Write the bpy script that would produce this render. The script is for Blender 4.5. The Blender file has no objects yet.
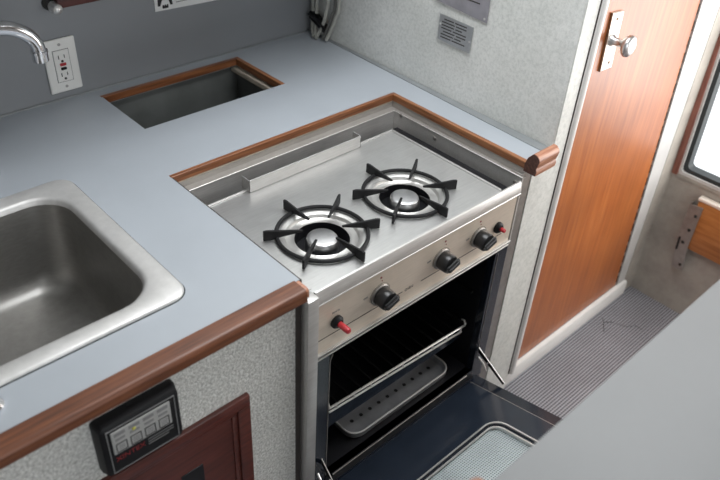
import bpy, bmesh, math, random
from mathutils import Vector, Matrix
random.seed(7)
C = bpy.context.scene.collection
PI = math.pi
ZF = 0.135          # cabin sole
ZC = 0.90           # counter top

# ------------------------------------------------------------------ materials
def new_mat(name):
    m = bpy.data.materials.new(name); m.use_nodes = True
    nt = m.node_tree
    return m, nt, nt.nodes['Principled BSDF']

def setp(b, col=None, rough=None, metal=None, spec=None, coat=None, trans=None, emit=None, ior=None):
    if col is not None: b.inputs['Base Color'].default_value = (*col, 1)
    if rough is not None: b.inputs['Roughness'].default_value = rough
    if metal is not None: b.inputs['Metallic'].default_value = metal
    if spec is not None: b.inputs['Specular IOR Level'].default_value = spec
    if coat is not None: b.inputs['Coat Weight'].default_value = coat
    if trans is not None: b.inputs['Transmission Weight'].default_value = trans
    if ior is not None: b.inputs['IOR'].default_value = ior
    if emit is not None:
        b.inputs['Emission Color'].default_value = (*emit[0], 1); b.inputs['Emission Strength'].default_value = emit[1]

def coords(nt, scale=(1, 1, 1), rot=(0, 0, 0)):
    t = nt.nodes.new('ShaderNodeTexCoord'); mp = nt.nodes.new('ShaderNodeMapping')
    mp.inputs['Scale'].default_value = scale; mp.inputs['Rotation'].default_value = rot
    nt.links.new(t.outputs['Object'], mp.inputs['Vector'])
    return mp.outputs['Vector']

def noise(nt, vec, scale, detail=4, rough=.55):
    n = nt.nodes.new('ShaderNodeTexNoise'); n.inputs['Scale'].default_value = scale
    n.inputs['Detail'].default_value = detail; n.inputs['Roughness'].default_value = rough
    nt.links.new(vec, n.inputs['Vector']); return n.outputs['Fac']

def ramp(nt, fac, stops):
    r = nt.nodes.new('ShaderNodeValToRGB'); e = r.color_ramp.elements
    while len(e) < len(stops): e.new(.5)
    for el, (p, c) in zip(e, stops): el.position = p; el.color = (*c, 1)
    nt.links.new(fac, r.inputs['Fac']); return r.outputs['Color']

def mix(nt, a, b, fac, mode='MULTIPLY'):
    n = nt.nodes.new('ShaderNodeMix'); n.data_type = 'RGBA'; n.blend_type = mode
    if isinstance(fac, (int, float)): n.inputs[0].default_value = fac
    else: nt.links.new(fac, n.inputs[0])
    nt.links.new(a, n.inputs[6]); nt.links.new(b, n.inputs[7]); return n.outputs[2]

def bump(nt, b, h, strength, dist):
    n = nt.nodes.new('ShaderNodeBump'); n.inputs['Strength'].default_value = strength; n.inputs['Distance'].default_value = dist
    nt.links.new(h, n.inputs['Height']); nt.links.new(n.outputs['Normal'], b.inputs['Normal'])

def plain(name, col, rough=.5, metal=0, spec=.5, var=.08, scale=25, **k):
    m, nt, b = new_mat(name); setp(b, col, rough, metal, spec, **k)
    f = noise(nt, coords(nt), scale)
    lo = tuple(c*(1-var) for c in col); hi = tuple(min(1, c*(1+var)) for c in col)
    nt.links.new(ramp(nt, f, [(.3, lo), (.7, hi)]), b.inputs['Base Color'])
    return m

def wood(name, dark, mid, light, stretch, rough=.4, scale=1.0, coat=0.0):
    m, nt, b = new_mat(name); setp(b, mid, rough, coat=coat)
    v = coords(nt, tuple(s*scale for s in stretch))
    f = noise(nt, v, 6, 6, .6)
    f2 = noise(nt, coords(nt, (3, 3, 3)), 2, 2)
    c1 = ramp(nt, f, [(.3, dark), (.5, mid), (.72, light)])
    c2 = ramp(nt, f2, [(.3, (.75, .72, .7)), (.7, (1, 1, 1))])
    nt.links.new(mix(nt, c1, c2, .8), b.inputs['Base Color'])
    bump(nt, b, f, .12, .001)
    b.inputs['Coat Roughness'].default_value = .30
    return m

def steel(name, col, rough, stretch, var=.10, metal=.8):
    m, nt, b = new_mat(name); setp(b, col, rough, metal)
    f = noise(nt, coords(nt, stretch), 8, 5, .6)
    f2 = noise(nt, coords(nt), 9, 4, .6)
    nt.links.new(mix(nt, ramp(nt, f, [(.3, tuple(c*(1-var) for c in col)), (.7, tuple(min(1, c*(1+var)) for c in col))]),
                 ramp(nt, f2, [(.3, (.86, .86, .85)), (.65, (1, 1, 1))]), 1.0), b.inputs['Base Color'])
    r = ramp(nt, f2, [(.3, (rough*1.25,)*3), (.7, (rough*.85,)*3)])
    nt.links.new(r, b.inputs['Roughness'])
    bump(nt, b, f, .03, .0006)
    return m

def speckle(name, base, dark, scale, amount, bscale, bstr, bdist, rough=.6):
    m, nt, b = new_mat(name); setp(b, base, rough)
    v = coords(nt)
    f = noise(nt, v, scale, 5, .7)
    c1 = ramp(nt, f, [(max(0, .5-amount), dark), (.5, tuple((2*x+y)/3 for x, y in zip(base, dark))), (.6, base)])
    f2 = noise(nt, v, 5, 4, .6)
    c2 = ramp(nt, f2, [(.3, (.84, .85, .84)), (.65, (1, 1, 1))])
    nt.links.new(mix(nt, c1, c2, 1.0), b.inputs['Base Color'])
    bump(nt, b, noise(nt, v, bscale, 3, .6), bstr, bdist)
    return m

M = {}
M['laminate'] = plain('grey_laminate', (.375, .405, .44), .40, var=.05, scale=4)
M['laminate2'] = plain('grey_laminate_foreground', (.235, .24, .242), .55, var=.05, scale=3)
M['backwall'] = plain('grey_painted_panel', (.25, .262, .278), .42, var=.05, scale=3)
M['bulkhead'] = speckle('speckled_vinyl', (.84, .845, .82), (.68, .69, .665), 150, .142, 140, .15, .001)
M['posts'] = speckle('speckled_vinyl_bright', (.80, .80, .77), (.62, .63, .60), 95, .2, 140, .2, .0015)
M['pebble'] = speckle('pebbled_vinyl', (.80, .80, .77), (.30, .30, .28), 200, .2, 210, .9, .004, .65)
M['hull'] = speckle('stained_grey_lining', (.40, .37, .33), (.30, .27, .24), 14, .25, 60, .3, .003, .6)
M['white_paint'] = plain('white_paint', (.53, .525, .515), .4, var=.07, scale=14)
M['white_gloss'] = plain('white_gloss_trim', (.76, .75, .73), .35, var=.05, scale=14)
M['ceil'] = plain('white_headliner', (.62, .62, .60), .6)
M['teak_x'] = wood('teak_along_x', (.13, .045, .018), (.25, .092, .036), (.36, .15, .062), (1.5, 30, 30), .38, coat=.15)
M['teak_y'] = wood('teak_along_y', (.15, .055, .02), (.31, .125, .05), (.44, .20, .085), (30, 1.5, 30), .4)
M['trim_wood'] = wood('varnished_trim_wood', (.075, .023, .009), (.15, .048, .018), (.235, .082, .031), (1.5, 34, 34), .42, coat=.06)
M['pink_wood'] = wood('worn_end_cap_wood', (.28, .11, .06), (.44, .20, .12), (.58, .32, .22), (2, 30, 30), .4, coat=.2)
M['end_grain'] = wood('dark_end_grain', (.05, .02, .014), (.10, .04, .028), (.15, .07, .045), (30, 30, 30), .5)
M['door_wood'] = wood('cherry_door_veneer', (.32, .080, .015), (.42, .120, .024), (.51, .17, .042), (16, 16, .8), .45, .9, coat=.5)
M['board_wood'] = wood('orange_board', (.34, .12, .03), (.46, .18, .05), (.54, .24, .08), (20, 1.5, 20), .4)
M['mahogany'] = wood('dark_mahogany', (.05, .010, .007), (.095, .021, .014), (.14, .034, .023), (2, 25, 25), .35, coat=.25)
M['jamb'] = wood('red_brown_jamb', (.14, .045, .03), (.23, .08, .055), (.31, .12, .085), (25, 25, 2), .45)
M['steel'] = steel('brushed_steel', (.60, .59, .575), .36, (3, 60, 60), .10, .62)
M['steel_top'] = steel('cooktop_steel', (.68, .68, .675), .34, (3, 40, 40), .06, .8)
M['steel_dull'] = steel('dull_flange_steel', (.42, .395, .37), .42, (3, 60, 60), .1, .5)
M['steel_liner'] = steel('liner_steel', (.70, .68, .66), .36, (3, 60, 60), .1, .5)
M['panel_steel'] = steel('warm_panel_steel', (.78, .69, .585), .38, (3, 70, 70), .06, .4)
M['sink_steel'] = steel('satin_sink_steel', (.70, .69, .68), .42, (8, 8, 8), .06, .55)
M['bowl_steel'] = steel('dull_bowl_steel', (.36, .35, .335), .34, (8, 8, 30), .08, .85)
M['chrome'] = plain('chrome', (.80, .80, .82), .10, 1.0, var=.02)
M['alu'] = plain('burner_cap_aluminium', (.66, .66, .67), .34, 1.0, var=.08, scale=60)
M['dish'] = plain('polished_dish', (.70, .69, .67), .28, .75, var=.1, scale=12)
M['galv'] = plain('dull_bracket_metal', (.36, .34, .32), .45, .8, var=.15, scale=40)
M['iron'] = plain('black_cast_iron', (.014, .014, .015), .6, 0, .25, var=.2, scale=80)
M['black'] = plain('black_plastic', (.006, .006, .007), .5, 0, .3, var=.15, scale=40)
M['knob_black'] = plain('black_knob_plastic', (.018, .018, .019), .3, var=.1, scale=40)
M['cavity'] = plain('oven_black_enamel', (.008, .008, .010), .35, var=.2, scale=20)
M['navy'] = plain('navy_enamel', (.012, .016, .025), .16, 0, .6, var=.12, scale=12)
M['navy2'] = plain('navy_enamel_raised', (.020, .027, .040), .14, 0, .6, var=.12, scale=12)
M['wire'] = plain('oven_wire', (.72, .71, .69), .3, .6)
M['wire_dark'] = plain('shaded_dark_wire', (.03, .029, .028), .35, .6)  # near-black: oven shade put into the rack wires; also dark screws
M['tray'] = plain('grey_tray_metal', (.27, .275, .285), .34, .5, var=.15, scale=30)
M['white_plastic'] = plain('white_plastic', (.84, .84, .82), .35, var=.02)
M['cream'] = plain('cream_plate_metal', (.82, .76, .68), .3, .2, var=.04)
M['brass_dark'] = plain('brown_edge', (.20, .12, .07), .4, .3)
M['red'] = plain('red_plastic', (.50, .03, .04), .35, var=.1)
M['dark_red'] = plain('dark_red_print', (.22, .012, .015), .5)
M['grey_print'] = plain('grey_print', (.20, .20, .20), .6)
M['black_print'] = plain('black_print', (.012, .012, .012), .6)
M['line_print'] = plain('thin_line_print', (.06, .055, .05), .6)
M['membrane'] = plain('grey_membrane', (.36, .36, .35), .45, var=.06)
M['yellow'] = plain('yellow_lamp', (.50, .48, .10), .3)
M['plaque'] = steel('engraved_plaque', (.56, .57, .58), .4, (3, 40, 40))
M['plaque2'] = plain('purple_grey_plaque', (.40, .385, .42), .35, .4, var=.2, scale=18)
M['cable'] = plain('grey_cable', (.42, .42, .38), .45)
M['cable_dark'] = plain('dark_cable', (.13, .13, .12), .5)
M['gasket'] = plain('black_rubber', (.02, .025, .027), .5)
M['foam'] = plain('cream_foam_edge', (.55, .49, .40), .8, var=.15)
M['icebox'] = plain('grey_green_liner', (.17, .18, .175), .45, var=.25, scale=9)
M['caulk'] = plain('grey_caulk', (.22, .235, .24), .5)
M['dark_edge'] = plain('dark_brown_gap', (.045, .038, .034), .6)
M['sticker'] = plain('white_sticker', (.8, .81, .8), .4)

def glass(name, col, rough):
    m, nt, b = new_mat(name); setp(b, col, rough, trans=1.0, ior=1.25)
    v = coords(nt)
    f = noise(nt, v, 30)
    nt.links.new(ramp(nt, f, [(.3, tuple(c*.96 for c in col)), (.7, col)]), b.inputs['Base Color'])
    d = nt.nodes.new('ShaderNodeBsdfDiffuse')  # pale diffuse layer paints the reflected sheen into the glass
    wv = []
    for ax, sc_ in (('X', 58), ('Y', 58)):
        w = nt.nodes.new('ShaderNodeTexWave'); w.bands_direction = ax; w.inputs['Scale'].default_value = sc_
        nt.links.new(v, w.inputs['Vector']); wv.append(w.outputs['Fac'])
    mu = nt.nodes.new('ShaderNodeMath'); mu.operation = 'MULTIPLY'; nt.links.new(wv[0], mu.inputs[0]); nt.links.new(wv[1], mu.inputs[1])
    nt.links.new(ramp(nt, mu.outputs[0], [(.12, (.80, .88, .89)), (.45, (.22, .27, .28))]), d.inputs['Color'])
    mx = nt.nodes.new('ShaderNodeMixShader')
    big = ramp(nt, noise(nt, v, 5, 1), [(.35, (.38, .38, .38)), (.65, (.62, .62, .62))])
    nt.links.new(big, mx.inputs[0]); nt.links.new(b.outputs[0], mx.inputs[1]); nt.links.new(d.outputs[0], mx.inputs[2])
    nt.links.new(mx.outputs[0], nt.nodes['Material Output'].inputs['Surface'])
    return m
M['oven_glass'] = glass('oven_glass', (.86, .95, .95), .02)

def clear_pane():
    m, nt, b = new_mat('window_glass'); out = nt.nodes['Material Output']
    tr = nt.nodes.new('ShaderNodeBsdfTransparent'); gl = nt.nodes.new('ShaderNodeBsdfGlossy')
    gl.inputs['Roughness'].default_value = .05
    mx = nt.nodes.new('ShaderNodeMixShader')
    f = noise(nt, coords(nt), 4); r = ramp(nt, f, [(.3, (.04, .04, .04)), (.7, (.07, .07, .07))])
    nt.links.new(r, mx.inputs[0]); nt.links.new(tr.outputs[0], mx.inputs[1]); nt.links.new(gl.outputs[0], mx.inputs[2])
    nt.links.new(mx.outputs[0], out.inputs['Surface']); return m
M['pane'] = clear_pane()

def tread():
    m, nt, b = new_mat('ribbed_rubber_sole'); setp(b, (.2, .2, .22), .45)
    v = coords(nt)
    w1 = nt.nodes.new('ShaderNodeTexWave'); w1.bands_direction = 'Y'; w1.inputs['Scale'].default_value = 39; w1.inputs['Distortion'].default_value = 0.0
    w2 = nt.nodes.new('ShaderNodeTexWave'); w2.bands_direction = 'X'; w2.inputs['Scale'].default_value = 39; w2.inputs['Distortion'].default_value = 0.0
    nt.links.new(v, w1.inputs['Vector']); nt.links.new(v, w2.inputs['Vector'])
    mu = nt.nodes.new('ShaderNodeMath'); mu.operation = 'MULTIPLY_ADD'
    nt.links.new(w2.outputs['Fac'], mu.inputs[0]); mu.inputs[1].default_value = .35; 
    nt.links.new(w1.outputs['Fac'], mu.inputs[2])
    c = ramp(nt, mu.outputs[0], [(.25, (.06, .06, .07)), (.75, (.26, .26, .285)), (1.0, (.36, .36, .39))])
    f = noise(nt, v, 7, 4); c2 = ramp(nt, f, [(.3, (.78, .78, .78)), (.7, (1, 1, 1))])
    nt.links.new(mix(nt, c, c2, 1.0), b.inputs['Base Color'])
    bump(nt, b, mu.outputs[0], .5, .002)
    return m
M['tread'] = tread()

# ------------------------------------------------------------------ mesh helpers
def BM(): return bmesh.new()

def box(bm, x0, x1, y0, y1, z0, z1, bev=0, seg=2):
    t = bmesh.new()
    bmesh.ops.create_cube(t, size=1)
    for v in t.verts:
        v.co = Vector((x0+(v.co.x+.5)*(x1-x0), y0+(v.co.y+.5)*(y1-y0), z0+(v.co.z+.5)*(z1-z0)))
    if bev: bmesh.ops.bevel(t, geom=list(t.edges), offset=bev, segments=seg, affect='EDGES', profile=.5)
    join(bm, t); return bm

def join(bm, t, mat=None):
    if mat is not None: bmesh.ops.transform(t, matrix=mat, verts=list(t.verts))
    me = bpy.data.meshes.new('tmp'); t.to_mesh(me); t.free(); bm.from_mesh(me); bpy.data.meshes.remove(me)

def prism(bm, pts, vec, bev=0, seg=2):
    """polygon (3D points) pushed along vec"""
    t = bmesh.new(); vec = Vector(vec)
    a = [t.verts.new(Vector(p)) for p in pts]; b = [t.verts.new(Vector(p)+vec) for p in pts]
    n = len(pts); t.faces.new(a); t.faces.new(list(reversed(b)))
    for i in range(n): t.faces.new((a[i], b[i], b[(i+1) % n], a[(i+1) % n]))
    bmesh.ops.recalc_face_normals(t, faces=list(t.faces))
    if bev: bmesh.ops.bevel(t, geom=list(t.edges), offset=bev, segments=seg, affect='EDGES')
    join(bm, t); return bm

def tube(bm, pts, r, n=10, closed=False, caps=True):
    pts = [Vector(p) for p in pts]; N = len(pts); rings = []; t = bmesh.new(); up = None
    rs = r if isinstance(r, (list, tuple)) else [r]*N
    for i, p in enumerate(pts):
        if closed: d = pts[(i+1) % N]-pts[i-1]
        else: d = pts[min(i+1, N-1)]-pts[max(i-1, 0)]
        d.normalize()
        if up is None:
            up = d.orthogonal().normalized()
        up = (up-d*up.dot(d))
        if up.length < 1e-6: up = d.orthogonal()
        up.normalize(); s = d.cross(up)
        rings.append([t.verts.new(p+(up*math.cos(2*PI*k/n)+s*math.sin(2*PI*k/n))*rs[i]) for k in range(n)])
    for i in range(N if closed else N-1):
        a, b = rings[i], rings[(i+1) % N]
        if closed and i == N-1:   # align the seam
            off = min(range(n), key=lambda o: (b[o].co-a[0].co).length)
            b = b[off:]+b[:off]
        for k in range(n): t.faces.new((a[k], a[(k+1) % n], b[(k+1) % n], b[k]))
    if not closed and caps: t.faces.new(list(reversed(rings[0]))); t.faces.new(rings[-1])
    bmesh.ops.recalc_face_normals(t, faces=list(t.faces))
    join(bm, t); return bm

def lathe(bm, prof, origin, axis=(0, 0, 1), n=40):
    """prof: list of (radius, height); revolve about axis through origin"""
    t = bmesh.new(); rings = []
    for r, h in prof:
        if r < 1e-6: rings.append([t.verts.new((0, 0, h))])
        else: rings.append([t.verts.new((r*math.cos(2*PI*k/n), r*math.sin(2*PI*k/n), h)) for k in range(n)])
    for a, b in zip(rings, rings[1:]):
        for k in range(n):
            k2 = (k+1) % n
            if len(a) == 1 and len(b) > 1: t.faces.new((a[0], b[k], b[k2]))
            elif len(b) == 1 and len(a) > 1: t.faces.new((a[k], b[0], a[k2]))
            elif len(a) > 1: t.faces.new((a[k], a[k2], b[k2], b[k]))
    bmesh.ops.recalc_face_normals(t, faces=list(t.faces))
    q = Vector((0, 0, 1)).rotation_difference(Vector(axis))
    join(bm, t, Matrix.Translation(Vector(origin)) @ q.to_matrix().to_4x4()); return bm

def rrect(x0, x1, y0, y1, r, k=8):
    out = []
    for cx, cy, a0 in ((x1-r, y1-r, 0), (x0+r, y1-r, PI/2), (x0+r, y0+r, PI), (x1-r, y0+r, 1.5*PI)):
        for i in range(k+1):
            a = a0+PI/2*i/k; out.append((cx+r*math.cos(a), cy+r*math.sin(a)))
    return out

def loft(bm, loops, cap_end=False, cap_start=False):
    t = bmesh.new(); R = [[t.verts.new(Vector(p)) for p in lp] for lp in loops]
    for a, b in zip(R, R[1:]):
        n = len(a)
        for k in range(n): t.faces.new((a[k], a[(k+1) % n], b[(k+1) % n], b[k]))
    if cap_end: t.faces.new(R[-1])
    if cap_start: t.faces.new(list(reversed(R[0])))
    bmesh.ops.recalc_face_normals(t, faces=list(t.faces))
    join(bm, t); return bm

def root_loc(o):
    v = Vector((0, 0, 0))
    while o is not None: v += Vector(o.location); o = o.parent
    return v

def obj(name, bm, m, parent=None, smooth=True, origin=None, label=None, ang=35):
    base = root_loc(parent) if parent else Vector(origin or (0, 0, 0))
    bmesh.ops.translate(bm, verts=list(bm.verts), vec=-base)
    me = bpy.data.meshes.new(name); bm.to_mesh(me); bm.free()
    me.materials.append(M[m] if isinstance(m, str) else m)
    if smooth:
        for p in me.polygons: p.use_smooth = True
        try: me.set_sharp_from_angle(angle=math.radians(ang))
        except Exception: pass
    o = bpy.data.objects.new(name, me); C.objects.link(o)
    if parent: o.parent = parent
    else: o.location = base
    if label: o['label'] = label
    return o

def thing(name, label, cat, loc=(0, 0, 0), group=None):
    o = bpy.data.objects.new(name, None); C.objects.link(o); o.location = loc
    o.empty_display_size = .05
    o['label'] = label; o['category'] = cat
    if group: o['group'] = group
    return o

def tag(o, label, cat, group=None):
    o['label'] = label; o['category'] = cat
    if group: o['group'] = group
    return o

def struct(name, bm, m, parent=None, **k):
    o = obj(name, bm, m, parent, **k)
    if not parent: o['kind'] = 'structure'
    return o

def text_bm(s, size, mat, extrude=.0002):
    cu = bpy.data.curves.new('lettering', 'FONT'); cu.body = s; cu.size = size; cu.extrude = extrude; cu.resolution_u = 3
    cu.align_x = 'LEFT'
    o = bpy.data.objects.new('lettering', cu); C.objects.link(o)
    bpy.context.view_layer.update()
    me = bpy.data.meshes.new_from_object(o.evaluated_get(bpy.context.evaluated_depsgraph_get()))
    bpy.data.objects.remove(o); bpy.data.curves.remove(cu)
    bm = bmesh.new(); bm.from_mesh(me); bpy.data.meshes.remove(me)
    bmesh.ops.transform(bm, matrix=mat, verts=list(bm.verts)); return bm

FRONT = lambda x, y, z: Matrix.Translation((x, y, z)) @ Matrix.Rotation(PI/2, 4, 'X')      # reads along +x on a face that looks to -y

# ================================================================== THE SETTING
# floor
b = BM(); box(b, -1.5, 1.99, -1.6, 1.5, ZF-.05, ZF)
fl = struct('floor', b, 'tread', smooth=False)
def crack(pts, r=.0014):
    return tube(BM(), [(x, y, ZF) for x, y in pts], r, 5)
obj('crack', crack([(1.742, .670), (1.728, .655), (1.715, .648), (1.692, .632)]), 'black_print', fl)
obj('crack', crack([(1.728, .655), (1.745, .642), (1.752, .634)]), 'black_print', fl)
obj('crack', crack([(1.752, .628), (1.765, .600), (1.790, .585), (1.792, .56)], .0009), 'black_print', fl)
# back wall
b = BM(); box(b, -1.5, 1.30, 1.49, 1.52, ZF, 2.12); struct('wall_back', b, 'backwall', smooth=False)
# partition to the right of the counter
b = BM(); prism(b, [(1.2365, .69, ZF), (1.282, .69, ZF), (1.282, 1.49, ZF), (1.245, 1.49, ZF)], (0, 0, 2.12-ZF), .002, 1)
wr = struct('wall_right', b, 'bulkhead')
b = BM(); prism(b, [(1.2375, .6905, 2.119), (1.2375, .6905, .905), (1.2075, .6905, .884), (1.1765, .6905, .872), (1.1765, .6905, ZF+.001), (1.2815, .6905, ZF+.001), (1.2815, .6905, 2.119)], (0, -.003, 0)); obj('end_face', b, 'posts', wr, smooth=False)
# door wall : filler on the right of the door
b = BM(); prism(b, [(1.852, .70, ZF), (1.97, .70, ZF), (1.97, .70, 2.12), (1.72, .70, 2.12), (1.722, .70, 1.9), (1.852, .70, .19)], (0, .05, 0))
wd = struct('wall_door', b, 'white_paint', smooth=False)
b = BM()   # coved corner between the door casing and the hull lining
lp = []
for z in (ZF, 2.12):
    pts = [(1.895, .699)]
    for i in range(9):
        a = i/8*PI/2; pts.append((1.895+.054*math.sin(a), .699-.006*(1-math.cos(a))))
    pts += [(1.97, .693), (1.97, .72), (1.895, .72)]
    lp.append([(x, y, z) for x, y in pts])
loft(b, lp, True, True); obj('corner_cove', b, 'hull', wd)
# hull side with window opening (opening leans a little)
HX = 1.95
wz0, wz1 = .568, 1.35
ly = lambda z: .692+.025*(z-.58)
b = BM()
prism(b, [(HX, -1.6, ZF), (HX, .71, ZF), (HX, .71, wz0), (HX, -1.6, wz0)], (.04, 0, 0))
prism(b, [(HX, ly(wz0), wz0), (HX, .80, wz0), (HX, .80, wz1), (HX, ly(wz1), wz1)], (.04, 0, 0))
prism(b, [(HX, -1.6, wz1), (HX, .80, wz1), (HX, .80, 2.12), (HX, -1.6, 2.12)], (.04, 0, 0))
prism(b, [(HX, -1.6, wz0), (HX, -.35, wz0), (HX, -.35, wz1), (HX, -1.6, wz1)], (.04, 0, 0))
struct('wall_side', b, 'hull', smooth=False)
# rear and far walls of the cabin (behind the camera), ceiling with its hatch
b = BM()
box(b, -1.5, -.2, -1.65, -1.6, ZF, 2.12); box(b, .8, 1.99, -1.65, -1.6, ZF, 2.12)
struct('wall_rear', b, 'white_paint', smooth=False)
b = BM(); box(b, -1.55, -1.5, -1.65, 1.5, ZF, 2.12); struct('wall_left', b, 'white_paint', smooth=False)
b = BM()
hx0, hx1, hy0, hy1 = .45, 1.55, .15, 1.0
box(b, -1.55, hx0, -1.65, 1.5, 2.12, 2.16); box(b, hx1, 1.99, -1.65, 1.5, 2.12, 2.16)
box(b, hx0, hx1, -1.65, hy0, 2.12, 2.16); box(b, hx0, hx1, hy1, 1.5, 2.12, 2.16)
ce = struct('ceiling', b, 'ceil', smooth=False)
b = BM(); box(b, -1.5, 1.30, 1.17, 1.49, 1.26, 2.12); obj('overhead_locker', b, 'ceil', ce, smooth=False)

# ---- window_1
b = BM()
def wpoly(inset, z0, x=HX):
    return [(x, -.35+inset, z0), (x, ly(z0)-inset, z0), (x, ly(wz1)-inset, wz1-.02), (x, -.35+inset, wz1-.02)]
def wframe(bm, o0, o1, x0, x1, zo, zi, rr=0):
    """ring between insets o0 and o1"""
    def loop(ins, z0, x, r):
        A = Vector((0, ly(z0)-ins, z0)); B = Vector((0, ly(wz1)-ins, wz1-ins)); Cc = Vector((0, -.35+ins, wz1-ins)); D = Vector((0, -.35+ins, z0))
        P = [A, B, Cc, D]; out = []
        for i in range(4):
            p, q0, q1 = P[i], P[i-1], P[(i+1) % 4]
            d0 = (q0-p).normalized()*max(r, .0005); d1 = (q1-p).normalized()*max(r, .0005)
            for k in range(6):
                t = k/5; out.append(((1-t)**2*(p+d0)+2*t*(1-t)*p+t*t*(p+d1)))
        return [(x, v.y, v.z) for v in out]
    r0, r1 = rr, rr*.8
    L = [loop(o0, zo, x0, r0), loop(o1, zi, x0, r1), loop(o1, zi, x1, r1), loop(o0, zo, x1, r0)]
    loft(bm, L+[L[0]])
    return loop
wframe(b, .0, .016, HX-.004, HX+.03, wz0, wz0+.010)
w1 = struct('window_1', b, 'hull')
b = BM(); prism(b, [(HX-.006, ly(z)-i, z) for z, i in ((wz0+.004, .0), (wz0+.004, .017), (wz1, .017), (wz1, .0))], (.036, 0, 0)); obj('jamb', b, 'jamb', w1, smooth=False)
b = BM(); wframe(b, .016, .024, HX-.002, HX+.034, wz0+.010, wz0+.018, .012); obj('inner_frame', b, 'white_paint', w1)
b = BM(); lpf = wframe(b, .024, .036, HX+.004, HX+.036, wz0+.018, wz0+.030, .02); obj('gasket', b, 'gasket', w1)
b = BM(); t = bmesh.new(); t.faces.new([t.verts.new(p) for p in lpf(.03, wz0+.024, HX+.028, .02)]); join(b, t)
obj('pane', b, 'pane', w1, smooth=False)

# ---- door_1 (cabin door on the right)
def drx(z): return 1.848-.0733*(z-.2)
b = BM(); prism(b, [(1.300, .704, .188), (drx(.188)-.004, .704, .188), (drx(2.1)-.004, .704, 2.1), (1.300, .704, 2.1)], (0, .026, 0))
d1 = struct('door_1', b, 'door_wood', smooth=False)
b = BM()
nseg = 46
for i in range(nseg):
    z0 = .20+i*(1.9/nseg); z1 = z0+1.9/nseg*.62
    prism(b, [(drx(z0)-.004, .7025, z0), (drx(z0)+.001, .7025, z0), (drx(z1)+.001, .7025, z1), (drx(z1)-.004, .7025, z1)], (0, .012, 0))
obj('hinge_strip', b, 'dark_edge', d1, smooth=False)
b = BM(); prism(b, [(drx(.19)-.006, .712, .19), (drx(.19)+.008, .712, .19), (drx(2.1)+.008, .712, 2.1), (drx(2.1)-.006, .712, 2.1)], (0, .006, 0)); obj('hinge_gap', b, 'dark_edge', d1, smooth=False)
b = BM(); prism(b, [(1.374, .704, 1.032), (1.418, .704, 1.030), (1.408, .704, 1.154), (1.364, .704, 1.158)], (0, -.005, 0), .001, 1)
pl = obj('handle_plate', b, 'cream', d1)
b = BM(); prism(b, [(1.3732, .7035, 1.031), (1.3750, .7035, 1.031), (1.3650, .7035, 1.158), (1.3632, .7035, 1.158)], (0, -.0045, 0)); obj('plate_edge', b, 'brass_dark', pl, smooth=False)
b = BM()
for x, z in ((1.400, 1.046), (1.387, 1.142)): lathe(b, [(.003, 0), (.003, .0012), (0, .0018)], (x, .699, z), (0, -1, 0), 12)
obj('screw', b, 'brass_dark', pl)
b = BM()
lathe(b, [(.012, 0), (.012, .004), (.0085, .007), (.0078, .024), (.010, .028), (.0195, .033), (.0225, .039), (.0215, .045), (.014, .0495), (.0, .051)], (1.386, .700, 1.098), (0, -1, 0), 48)
obj('knob', b, 'alu', d1, ang=50)
# door casing bead and sill
b = BM()
prof = [(1.2835, .692), (1.2835, .685)]
for i in range(9):
    a = PI-PI*i/8; prof.append((1.294+.0085*math.cos(a), .684-.006*math.sin(a)))
prof += [(1.3045, .685), (1.3045, .7035), (1.2835, .7035)]
loft(b, [[(x, y, z) for x, y in prof] for z in (.19, 2.12)], True, True)
tr1 = struct('trim_1', b, 'white_gloss')
for x in (1.2828, 1.3042):
    b = BM(); box(b, x-.0008, x+.0008, .6855, .690, .19, 2.119); obj('gap_line', b, 'dark_edge', tr1, smooth=False)
b = BM(); prism(b, [(1.272, .690, ZF), (1.272, .690, .178), (1.272, .694, .185), (1.272, .7035, .187), (1.272, .7035, ZF)], (.628, 0, 0), .0015, 2)
struct('trim_2', b, 'white_gloss')

# ================================================================== COUNTERTOP
ct = thing('galley_countertop', 'L-shaped grey laminate galley countertop with wood trim and square cutouts', 'countertop', (0, 1.0, ZC))
xs = [-1.2, -.02, .385, .563, .619, .979, 1.15, 1.2362]; ys = [.692, .785, 1.077, 1.172, 1.265, 1.454, 1.4895]
def hole(x, y):
    if .563 < x < 1.15 and y < 1.077: return True            # stove
    if .619 < x < .979 and 1.265 < y < 1.454: return True   # ice box hatch
    if -.02 < x < .385 and .785 < y < 1.172: return True     # sink
    return False
def grid_slab(xs, ys, z0, z1, hole):
    t = bmesh.new(); vs = {}
    def V(i, j, k):
        if (i, j, k) not in vs: vs[(i, j, k)] = t.verts.new((xs[i], ys[j], (z0, z1)[k]))
        return vs[(i, j, k)]
    nx, ny = len(xs)-1, len(ys)-1
    solid = lambda i, j: 0 <= i < nx and 0 <= j < ny and not hole((xs[i]+xs[i+1])/2, (ys[j]+ys[j+1])/2)
    for i in range(nx):
        for j in range(ny):
            if not solid(i, j): continue
            t.faces.new([V(i, j, 1), V(i+1, j, 1), V(i+1, j+1, 1), V(i, j+1, 1)])
            t.faces.new([V(i, j, 0), V(i, j+1, 0), V(i+1, j+1, 0), V(i+1, j, 0)])
            for di, dj, e in ((-1, 0, ((i, j), (i, j+1))), (1, 0, ((i+1, j), (i+1, j+1))), (0, -1, ((i, j), (i+1, j))), (0, 1, ((i, j+1), (i+1, j+1)))):
                if not solid(i+di, j+dj):
                    (a, c), (d, f) = e
                    t.faces.new([V(a, c, 0), V(d, f, 0), V(d, f, 1), V(a, c, 1)])
    bmesh.ops.recalc_face_normals(t, faces=list(t.faces)); return t
b = BM(); join(b, grid_slab(xs, ys, ZC-.022, ZC, hole)); obj('laminate_top', b, 'laminate', ct, smooth=False)
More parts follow.
